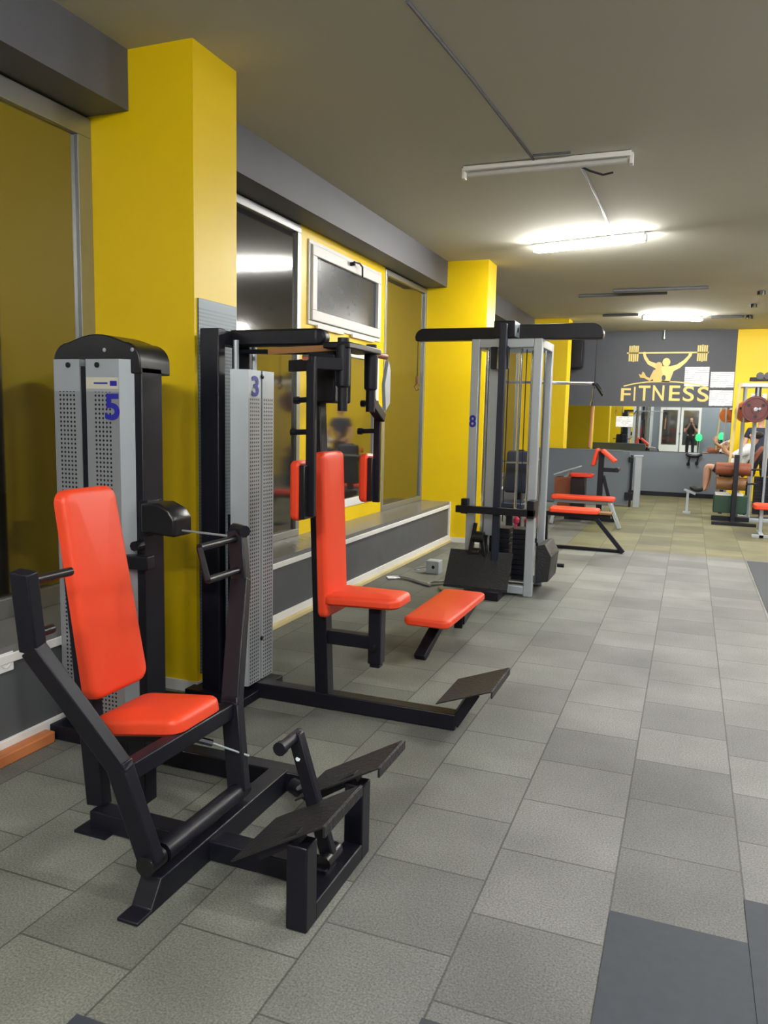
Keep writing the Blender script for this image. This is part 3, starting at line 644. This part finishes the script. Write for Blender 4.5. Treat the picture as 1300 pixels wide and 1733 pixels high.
fp = MB().prism([(-1.92,6.42,.09),(-1.36,6.42,.09),(-1.36,6.6,.37),(-1.92,6.6,.37)],(0,.008,.006)).box(-1.92,-1.36,6.41,6.42,.07,.095).build('footplate', 'checker', ct, .001)
MB().box(-1.66,-1.42,6.35,6.62,0,.075).build('plate_stand', 'black', ct, .004)
MB().beam((-1.59,6.3,.04),(-1.5,5.48,.04),.06,.06).build('seat_beam', 'black', ct)
MB().prism([(-1.19,6.78,.1),(-1.08,6.78,.12),(-1.06,6.78,.34),(-1.12,6.78,.45),(-1.19,6.78,.43)],(0,.42,0)).build('side_shield', 'checker', ct, .006)
MB().tube([(-1.06,7.15,.21),(-1.0,7.15,.21)],.02,8).build('shield_pin', 'black', ct)
MB().text('8', (-1.768,6.628,1.45), (1,0,0), (0,0,1), (.06,.105), off=.03, ext=.001).build('number_label', 'blue', ct, smooth=False, label='dark blue numeral 8')
# left arm cable with snap hook
MB().tube([(-2.385,6.915,2.22),(-2.385,6.915,1.88)],.004,6).build('arm_cable', 'blackplastic', ct)
MB().tube([(-2.385,6.915,1.9),(-2.385,6.915,1.84)],.018,8).tube([(-2.36,6.915,1.82),(-2.385,6.915,1.84),(-2.41,6.915,1.81),(-2.385,6.915,1.77),(-2.36,6.915,1.79)],.008,6).build('snap_hook', 'brownbelt', ct)
MB().tube([(-.79,6.93,2.22),(-.79,6.93,1.8)],.004,6).build('arm_cable', 'blackplastic', ct)
# lat bar (hangs on the tower: its own thing)
lb = thing('lat_pulldown_bar', 'chrome lat bar with black bent grips hanging behind the cable tower', 'pull-down bar', (-1.22, 7.3, 1.86))
MB().tube([(-1.69,7.3,1.872),(-.83,7.3,1.858)],.013,10).build('bar', 'chrome', lb)
MB().tube([(-.85,7.3,1.858),(-.815,7.3,1.853),(-.75,7.3,1.755)],.018,10).build('grip', 'blackplastic', lb)
MB().tube([(-1.67,7.3,1.872),(-1.71,7.3,1.868),(-1.78,7.3,1.77)],.018,10).build('grip', 'blackplastic', lb)
MB().tube([(-1.26,7.3,1.88),(-1.26,7.3,2.2)],.005,6).tube([(-1.26,7.3,2.2),(-1.26,7.24,2.2)],.008,6).build('hanger', 'chrome', lb)
rp = thing('pull_rope', 'thin tan hose with chrome clip hanging below the right arm of the cable tower', 'rope', (-.8, 6.93, 1.3))
MB().tube([(-.79,6.93,1.80),(-.795,6.93,1.68)],.012,8).tube([(-.795,6.93,1.69),(-.795,6.93,1.655)],.02,8).build('clip', 'chrome', rp)
MB().tube([(-.795,6.93,1.66),(-.805,6.93,1.3)],.011,8).build('hose', 'orangehose', rp)

# seat of the cable tower
sb = thing('low_row_seat', 'flat orange bench seat on one slanted black leg in front of the cable tower', 'bench', (-1.45, 4.9, 0))
MB().pad((-1.445,4.46,.245), (1,0,0), (0,1,0), .30,.31,.92,.05,.05,.018,.006).build('seat_pad', 'red', sb)
MB().beam((-1.51,4.57,.01),(-1.47,5.0,.24),.075,.05).build('leg', 'black', sb, .005)
MB().beam((-1.47,4.7,.225),(-1.45,5.3,.225),.06,.035).build('seat_rail', 'black', sb, .004)
MB().beam((-1.45,5.25,.21),(-1.48,5.35,.03),.06,.05).build('rear_leg', 'black', sb, .004)

# loose attachments on the floor
gb = thing('weight_block', 'small grey metal block on the floor beside the low wall', 'weight block', (-2.27, 7.27, 0))
MB().box(-2.34,-2.21,7.2,7.33,0,.13).build('block', 'greysteel', gb, .006)
MB().tube([(-2.34,7.25,.06),(-2.41,7.22,.05),(-2.46,7.2,.03),(-2.42,7.24,.02)],.008,6).build('loop', 'greysteel', gb)
MB().lathe((-2.265,7.199,.07),(0,-1,0),[(.016,0),(.016,.004)],10).build('hole', 'black', gb)
tr = [V((-2.6,6.8,.014)),V((-2.5,6.88,.014)),V((-2.36,6.82,.014)),V((-2.22,6.72,.014)),V((-2.13,6.66,.014))]
single('pull_strap', MB().tube(tr,.012,6).tube([p+V((.03,-.05,0)) for p in tr],.01,6).tube([(-2.13,6.66,.014),(-2.06,6.72,.014),(-2.0,6.8,.014),(-2.06,6.86,.014),(-2.14,6.8,.014),(-2.16,6.7,.014)],.01,6),
       'alu', 'tangled grey cable strap with loop lying on the floor', 'strap')
single('straight_bar', MB().tube([(-2.0,6.55,.016),(-1.78,6.28,.016)],.014,8), 'chrome', 'short straight metal bar lying on the floor by the footplate', 'bar')

# ------------------------------------------------------------------ middle distance
nb = thing('navy_bench_machine', 'dark navy padded machine seen through the cable tower', 'exercise machine', (-1.95, 9.7, 0))
MB().pad((-1.95,9.62,.62), (1,0,0), (0,0,1), .34,.3,.52,.07,.04,.02,.006).build('back_pad', 'navy', nb)
MB().pad((-1.95,9.15,.47), (1,0,0), (0,1,0), .34,.34,.42,.07,.04,.02,.006).build('seat_pad', 'navy', nb)
MB().beam((-1.95,9.68,0),(-1.95,9.68,1.15),.07,.07).build('back_post', 'black', nb)
MB().box(-1.99,-1.91,9.1,9.7,.38,.46).box(-1.99,-1.91,9.15,9.22,0,.4).build('frame', 'black', nb, .004)
MB().box(-2.2,-1.7,9.64,9.72,0,.06).build('foot', 'black', nb, .004)
MB().tube([(-2.2,9.5,1.0),(-1.7,9.5,1.0)],.016,8).tube([(-1.72,9.5,1.0),(-1.66,9.3,1.06)],.016,8).build('handle', 'chrome', nb)

def flatbench(name, label, x0, x1, y, zt, padmat, legmat):
    t = thing(name, label, 'bench', ((x0+x1)/2, y, 0))
    MB().pad((x0,y,zt-.06), (0,-1,0), (1,0,0), .28,.28,x1-x0,.055,.05,.02,.006).build('bench_pad', padmat, t)
    return t
b1 = flatbench('weight_bench', 'near flat orange bench on a black diagonal leg right of the cable tower', -1.5, -.93, 9.35, .51, 'red', 'black')
MB().box(-1.6,-.8,9.31,9.39,.40,.45).build('rail', 'black', b1, .004)
MB().beam((-1.0,9.35,.43),(-.645,9.38,.01),.05,.05).build('leg', 'black', b1, .004)
MB().beam((-1.55,9.35,.43),(-1.55,9.4,.01),.05,.05).build('leg', 'black', b1, .004)
MB().box(-1.6,-.65,9.4,9.45,0,.035).build('floor_bar', 'black', b1, .004)
MB().box(-.93,-.79,9.26,9.44,.45,.475).build('end_plate', 'tan', b1, .004)
b2 = flatbench('weight_bench', 'far flat orange bench on grey angled legs behind the near one', -1.85, -.95, 11.6, .445, 'red', 'greysteel')
MB().beam((-1.02,11.52,.385),(-.86,11.5,.01),.05,.05).build('leg', 'greysteel', b2, .004)
MB().beam((-1.02,11.7,.385),(-.9,11.75,.01),.04,.04).build('leg', 'greysteel', b2, .004)
MB().beam((-1.78,11.6,.385),(-1.84,11.6,.01),.05,.05).build('leg', 'greysteel', b2, .004)
MB().box(-1.8,-1.0,11.57,11.63,.33,.385).build('rail', 'greysteel', b2, .004)

pc = thing('preacher_curl_bench', 'preacher curl bench with peaked red arm pad on a black post', 'exercise bench', (-1.25, 12.4, 0))
MB().pad((-1.25,12.3,1.07), (0,-1,0), (.75,0,-.62), .3,.3,.27,.05,.03,.018,.004).build('arm_pad', 'red', pc)
MB().pad((-1.33,12.3,.84), (0,-1,0), (.22,0,.97), .3,.3,.27,.05,.03,.018,.004).build('rear_pad', 'red', pc)
MB().box(-1.28,-1.2,12.26,12.34,0,1.07).build('post', 'black', pc, .004)
MB().box(-1.2,-.98,12.26,12.34,.76,.82).tube([(-1.0,12.15,.8),(-1.0,12.45,.8)],.035,10).build('bar_rest', 'black', pc, .004)
MB().beam((-1.2,12.3,.7),(-1.0,12.3,.02),.05,.05).build('strut', 'black', pc, .004)
MB().box(-1.75,-.95,12.26,12.34,0,.05).box(-1.64,-1.28,12.27,12.33,.33,.39).build('floor_beam', 'black', pc, .004)
MB().pad((-1.70,12.3,.665), (0,-1,0), (1,0,0), .3,.3,.36,.055,.07,.02,.006).build('seat_pad', 'darkred', pc)
MB().box(-1.67,-1.45,12.2,12.4,.05,.66).build('seat_box', 'blackplastic', pc, .01)
bx = thing('wooden_box', 'reddish brown box with slanted grey lid behind the preacher seat', 'box', (-1.85, 12.75, 0))
MB().box(-1.98,-1.72,12.6,12.9,0,.62).build('box_body', 'brownpad', bx, .006)
MB().beam((-2.0,12.75,.66),(-1.6,12.75,.8),.3,.02).beam((-1.85,12.75,.6),(-1.75,12.75,.74),.04,.04).build('lid', 'greysteel', bx, .003)

# ------------------------------------------------------------------ right side: rack, plates, machine
rk = thing('cable_rack', 'grey cable rack with pulleys on top in front of the yellow wall', 'exercise machine', (1.2, 13.6, 0))
for x in (.76, .93, 1.12, 1.5):
    for y in (13.5, 13.9): MB().tube([(x,y,0),(x,y,2.13)],.018 if x < 1.4 else .03,8).build('pole', 'greysteel', rk)
MB().box(.7,1.6,13.46,13.56,2.1,2.16).box(.7,1.6,13.86,13.96,2.1,2.16).box(.7,.76,13.5,13.9,2.1,2.16).build('top_rail', 'whitepaint', rk, .006)
MB().box(.8,1.6,13.5,13.6,2.19,2.25).build('pulley_beam', 'black', rk, .01)
for x in (.94,1.05): MB().lathe((x,13.5,2.27),(0,1,0),[(.03,-.02),(.055,-.02),(.055,.02),(.03,.02)],18).build('pulley', 'blackplastic', rk)
MB().box(.9,.98,13.52,13.6,1.6,2.1).box(1.08,1.14,13.52,13.6,1.6,2.1).build('rack_post', 'black', rk, .004)
MB().box(.84,.9,13.55,13.6,1.86,2.0).box(1.0,1.06,13.55,13.6,1.86,2.0).build('rack_label', 'paper', rk)
MB().box(.7,1.6,13.46,13.56,0,.05).box(.7,1.6,13.86,13.96,0,.05).build('base_rail', 'greysteel', rk, .004)
MB().tube([(.95,13.55,1.76),(.95,13.2,1.76)],.022,10).tube([(.77,13.6,1.72),(.77,13.4,1.72)],.02,10).build('plate_peg', 'chrome', rk)
st = MB()
for k in range(12): st.box(1.0,1.3,13.7,13.9,.1+k*.05,.145+k*.05)
st.build('weight_stack', 'black', rk)
def wplate(o, r, m, label):
    t = thing('weight_plate', label, 'weight plate', o, 0, 'weight plates hung on the cable rack')
    o = V(o)
    MB().lathe(o, (0,1,0), [(.026,-.02),(.026,-.025),(.06,-.025),(.06,-.012),(r*.8,-.012),(r*.82,-.022),(r*.98,-.022),(r,-.012),(r,.012),(r*.98,.02),(.026,.02),(.026,-.02)], 36).build('disc', m, t)
    g = MB()
    for k in range(3):
        a = PI/6+k*2*PI/3
        g.prism([(o.x+r*.58*math.cos(a)+r*q*math.cos(b)*1.0, o.y-.0135, o.z+r*.58*math.sin(a)+r*q*math.sin(b)) for b, q in [(2*PI*j/12+0, .13) for j in range(12)]], (0,-.002,0))
    g.build('grip_hole', 'black', t, smooth=False)
    MB().lathe(o, (0,-1,0), [(.03,.024),(.03,.03),(.01,.03)], 14).build('hub', 'chrome', t)
wplate((.9,13.25,1.755), .2, 'maroon', 'large dark maroon weight plate on the front of the cable rack')
wplate((.79,13.52,1.72), .17, 'orangeplate', 'orange-brown weight plate half hidden behind the maroon plate')
MB().beam((.665,13.44,2.13),(.60,13.44,.88),.035,.012,(0,1,0)).box(.64,.7,13.43,13.55,2.1,2.16).build('hanging_strap', 'cream', rk, label='pale yellow hanging strap')

lm = thing('leg_machine', 'black post machine with two stacked brown roller pads and dark green block', 'exercise machine', (.68, 13.1, 0))
MB().tube([(.40,13.25,.83),(.9,13.25,.83)],.1,18).build('roller_pad', 'brownpad', lm)
MB().tube([(.42,13.25,.6),(.84,13.25,.6)],.1,18).build('roller_pad', 'tan', lm)
MB().box(.40,.88,13.15,13.45,.15,.42).build('weight_block', 'green', lm, .01)
MB().box(.42,.64,13.14,13.46,.42,.45).box(.7,.82,13.14,13.46,.42,.45).build('block_edge', 'sole', lm, .004)
MB().box(.645,.715,12.98,13.05,0,1.06).build('post', 'black', lm, .006)
MB().box(.38,1.0,12.78,12.85,0,.05).box(.38,.92,13.12,13.2,.03,.1).box(.645,.715,12.8,13.2,.0,.06).build('base_bar', 'black', lm, .006)
MB().beam((.68,13.05,.83),(.68,13.2,.83),.05,.05).beam((.68,13.05,.6),(.68,13.2,.6),.05,.05).build('roller_bracket', 'black', lm)
MB().tube([(.88,13.25,.83),(1.05,13.25,.84)],.015,8).tube([(.82,13.25,.6),(1.0,13.25,.62)],.015,8).build('axle', 'black', lm)
br = thing('weight_bench', 'orange bench end at the right edge on a thin post', 'bench', (1.3, 11.8, 0))
MB().pad((.87,11.9,.37), (0,-1,0), (1,0,0), .34,.34,1.0,.07,.06,.022,.006).build('bench_pad', 'red', br)
for x in (.96,1.7): MB().box(x,x+.045,11.86,11.94,.03,.37).build('leg', 'greysteel', br, .004)
MB().box(.86,1.4,11.6,11.66,0,.04).box(.95,1.01,11.6,12.1,0,.05).build('foot', 'greysteel', br, .004)
single('bench_pedal', MB().box(.0,.04,14.2,14.26,0,.36).box(-.04,.08,14.12,14.3,0,.02).beam((-.04,14.22,.4),(.14,14.22,.33),.1,.03), 'greysteel', 'small grey foot pedal stand under the seated person', 'pedal')

# ------------------------------------------------------------------ people
def skin_mesh(name, chains, m, parent, levels=2, root=0):
    """chains: lists of (point, radius); chains share joints at equal points"""
    bm = bmesh.new(); idx = {}; rad = []
    sl = bm.verts.layers.skin.verify()
    for ch in chains:
        prev = None
        for p, r in ch:
            k = tuple(round(c, 4) for c in p)
            if k not in idx:
                v = bm.verts.new(p); idx[k] = v; v[sl].radius = (r, r) if not isinstance(r, tuple) else r
                if len(idx) == 1: v[sl].use_root = True
            v = idx[k]
            if prev is not None and prev is not v and not bm.edges.get((prev, v)): bm.edges.new((prev, v))
            prev = v
    me = bpy.data.meshes.new(name); bm.to_mesh(me); bm.free(); me.materials.append(M[m])
    o = bpy.data.objects.new(name, me); C.objects.link(o); o.parent = parent
    s = o.modifiers.new('skin', 'SKIN'); s.use_smooth_shade = True
    ss = o.modifiers.new('sub', 'SUBSURF'); ss.levels = 1; ss.render_levels = levels
    return o
def person(label, loc, J, top, bottom, hairm='hair', shoes=True, hand='open', shoe_m='shoe', sleeves=.55, shortleg=.85):
    """J: joint name -> local point. Body is one skin surface; clothing, hair and shoes are its children."""
    t = thing('person', label, 'person', loc)
    g = {k: V(v) for k, v in J.items()}
    ch = [[(g['pelvis'],.12),(g['waist'],.115),(g['chest'],.135),(g['neck0'],.06),(g['neck1'],.052),(g['jaw'],.07),(g['head'],.095),(g['crown'],.06)]]
    nose = g['jaw']*.45+g['head']*.55+g['face']*.105
    ch.append([(g['head'],.095),(nose,.016)])
    for s in 'LR':
        ch.append([(g['chest'],.135),(g['sh'+s],.062),(g['el'+s],.042),(g['wr'+s],.03)])
        pal = g['wr'+s]+(g['ha'+s]-g['wr'+s])*.55; d = (g['ha'+s]-g['wr'+s]).normalized()
        side = d.cross(V((0,0,1)) if abs(d.z) < .9 else V((0,1,0))).normalized(); dn = d.cross(side)
        ch.append([(g['wr'+s],.03),(pal,.034)])
        for i, ln in enumerate((.07,.082,.078,.06)):
            b = pal+side*(i-1.5)*.02+d*.02; ch.append([(pal,.034),(b,.0095),(b+d*ln*.55+dn*.012,.009),(b+d*ln*.85+dn*.035,.008)])
        ch.append([(pal,.034),(pal+side*.045-d*.01,.0105),(pal+side*.06+d*.03,.009)])
        ch.append([(g['pelvis'],.12),(g['hip'+s],.088),(g['kn'+s],.055),(g['cf'+s],.054),(g['an'+s],.036),(g['to'+s]*.5+g['an'+s]*.5+V((0,0,-.03)),.036),(g['to'+s],.03)])
    skin_mesh('body', ch, 'skin', t)
    c = [[(g['pelvis'],.13),(g['waist'],.133),(g['chest'],.152),(g['neck0'],.075)]]
    for s in 'LR': c.append([(g['chest'],.152),(g['sh'+s],.078),(g['sh'+s].lerp(g['el'+s],sleeves),.062)])
    skin_mesh('shirt', c, top, t)
    c = [[(g['waist'],.14),(g['pelvis'],.144)]]
    for s in 'LR': c.append([(g['pelvis'],.135),(g['hip'+s],.104),(g['hip'+s].lerp(g['kn'+s],shortleg),.082)] if shortleg < 1 else [(g['pelvis'],.135),(g['hip'+s],.1),(g['kn'+s],.07),(g['an'+s]+V((0,0,.04)),.056)])
    skin_mesh('shorts' if shortleg < 1 else 'trousers', c, bottom, t)
    hb = g['head']-g['face']*.022
    skin_mesh('hair', [[(hb-g['face']*.035-(g['crown']-g['head'])*.5,.07),(hb,.098),(g['crown']-g['face']*.01,.078)]], hairm, t)
    for s in 'LR':
        mid = g['to'+s]*.5+g['an'+s]*.5+V((0,0,-.03))
        sh = skin_mesh('shoe', [[(g['an'+s]+V((0,0,.02)),.048),(mid,.046),(g['to'+s],.04)]], shoe_m, t)
    ey = MB()
    sd = g['face'].cross(V((0,0,1))).normalized()
    for q in (-1,1):
        e = g['head']+g['face']*.088+sd*.033*q
        ey.lathe(e, g['face'], [(.011,-.004),(.008,.005),(.002,.007)], 10)
    ey.build('eyes', 'black', t, local=True)
    return t
# reclining lifter in a white shirt behind the roller machine
person('person in white T-shirt and dark shorts reclining behind the brown roller pads', (.64, 14.45, -.03), dict(
    pelvis=(.02,0,.74), waist=(.13,0,.88), chest=(.24,0,1.06), neck0=(.33,0,1.20), neck1=(.355,0,1.25), jaw=(.36,0,1.30), head=(.385,0,1.37), crown=(.40,0,1.45), face=(-.95,0,.3),
    shL=(.27,-.19,1.13), elL=(.02,-.27,1.02), wrL=(-.09,-.22,1.12), haL=(-.07,-.2,1.22), shR=(.27,.19,1.13), elR=(.05,.3,1.0), wrR=(-.1,.25,1.1), haR=(-.08,.23,1.2),
    hipL=(-.0,-.1,.74), knL=(-.345,-.1,.845), cfL=(-.35,-.1,.69), anL=(-.365,-.1,.43), toL=(-.60,-.1,.47), hipR=(-.0,.1,.74), knR=(-.3,.22,.82), cfR=(-.31,.22,.66), anR=(-.32,.22,.42), toR=(-.55,.22,.44)),
    'shirtwhite', 'shortsdark', shortleg=.8, sleeves=1.0)
bs = thing('incline_bench', 'low brown bench the reclining person in white sits on', 'bench', (.8, 14.45, 0))
MB().pad((.45,14.45,.56), (0,-1,0), (1,0,0), .3,.3,.55,.06,.05,.02,.006).build('seat_pad', 'brownpad', bs)
MB().pad((.86,14.45,.63), (0,-1,0), (.5,0,.86), .3,.3,.6,.06,.05,.02,.006).build('back_pad', 'brownpad', bs)
MB().box(.5,1.0,14.42,14.48,.5,.56).box(.52,.58,14.42,14.48,0,.5).box(.92,.98,14.42,14.48,0,.5).build('frame', 'black', bs, .004)
MB().box(.9,1.0,14.25,14.65,0,.04).build('foot', 'black', bs, .004)
MB().beam((.95,14.45,.55),(1.13,14.45,1.05),.05,.05).build('back_rail', 'black', bs)
# standing lifter half hidden at the right edge
person('person in dark navy top and black shorts standing behind the cable rack', (1.22, 16.3, 0), dict(
    pelvis=(0,0,.93), waist=(0,0,1.05), chest=(0,0,1.28), neck0=(0,.01,1.46), neck1=(0,.0,1.51), jaw=(0,-.01,1.57), head=(0,0,1.65), crown=(0,.01,1.74), face=(0,-1,0),
    shL=(.19,0,1.4), elL=(.27,-.02,1.12), wrL=(.27,-.14,.92), haL=(.27,-.19,.83), shR=(-.19,0,1.4), elR=(-.27,-.02,1.12), wrR=(-.26,-.14,.92), haR=(-.26,-.19,.83),
    hipL=(.1,0,.9), knL=(.12,-.02,.5), cfL=(.12,.02,.36), anL=(.13,.02,.09), toL=(.15,-.17,.045), hipR=(-.1,0,.9), knR=(-.12,-.02,.5), cfR=(-.12,.02,.36), anR=(-.13,.02,.09), toR=(-.15,-.17,.045)),
    'shirtnavy', 'shirtblack', shoe_m='sole', shortleg=.95)
# the photographer, seen only in the far mirror
person('person in black clothes holding up a phone, reflected in the far mirror', (0, -.42, 0), dict(
    pelvis=(0,0,.93), waist=(0,0,1.05), chest=(0,0,1.27), neck0=(0,.01,1.45), neck1=(0,.02,1.5), jaw=(0,.03,1.56), head=(0,.02,1.64), crown=(0,.01,1.73), face=(0,1,0),
    shL=(-.19,0,1.39), elL=(-.24,.1,1.15), wrL=(-.09,.3,1.4), haL=(-.06,.36,1.47), shR=(.19,0,1.39), elR=(.24,.1,1.15), wrR=(.09,.3,1.4), haR=(.06,.36,1.47),
    hipL=(-.1,0,.9), knL=(-.11,.02,.5), cfL=(-.11,-.02,.36), anL=(-.12,-.02,.09), toL=(-.13,.17,.045), hipR=(.1,0,.9), knR=(.11,.02,.5), cfR=(.11,-.02,.36), anR=(.12,-.02,.09), toR=(.13,.17,.045)),
    'shirtblack', 'shirtblack', shortleg=1.0)
single('phone', MB().box(-.038,.038,-.03,-.022,1.40,1.555), 'blackplastic', 'black phone held up by the reflected person', 'phone', .004)
for x, z, l in ((.2,.72,'stand-in lamp for a green glow in the mirror beside the photographer'),(1.14,.8,'second stand-in lamp for a green glow at the right end of the mirror')):
    t = thing('standin_glow_lamp', l, 'lamp', (x+.15, -3.7, 0), 0, 'stand-in green glows in the mirror')  # stand and shade made up to give the green glow in the mirror
    MB().tube([(x+.15,-3.7,0),(x+.15,-3.7,z)],.03,8).lathe((x+.15,-3.7,0),(0,0,1),[(.15,0),(.15,.02),(.04,.03)]).build('stand', 'black', t)
    MB().lathe((x+.15,-3.7,z),(0,0,1),[(.08,0),(.14,.1),(.12,.25),(.04,.32)],16).build('lamp_shade', 'greenglow', t)

# ------------------------------------------------------------------ camera, world, colour
f, yaw, pitch, roll, H = 1321.71125, .370288448, .122520900, .0220257063, 1.53195
cy, sy, cpp, spp = math.cos(yaw), math.sin(yaw), math.cos(pitch), math.sin(pitch)
fw = V((-sy*cpp, cy*cpp, -spp)); rt = V((cy, sy, 0)); upv = rt.cross(fw)
cr, sr_ = math.cos(roll), math.sin(roll)
r2 = rt*cr+upv*sr_; u2 = upv*cr-rt*sr_
cam = bpy.data.cameras.new('camera'); co = bpy.data.objects.new('camera', cam); C.objects.link(co)
mm = Matrix((r2, u2, -fw)).transposed().to_4x4(); mm.translation = V((0,0,H)); co.matrix_world = mm
cam.sensor_fit = 'VERTICAL'; cam.sensor_height = 36; cam.sensor_width = 27; cam.lens = f*36/1733; cam.clip_start = .05; cam.clip_end = 100
sc = bpy.context.scene; sc.camera = co
wd = bpy.data.worlds.new('world'); sc.world = wd; wd.use_nodes = True
wd.node_tree.nodes['Background'].inputs[0].default_value = (.02,.022,.03,1); wd.node_tree.nodes['Background'].inputs[1].default_value = .3
sc.view_settings.view_transform = 'Standard'; sc.view_settings.look = 'None'; sc.view_settings.exposure = 0
sc.cycles.use_denoising = True; sc.cycles.max_bounces = 10; sc.cycles.glossy_bounces = 6; sc.cycles.diffuse_bounces = 6
sc.cycles.sample_clamp_indirect = 6
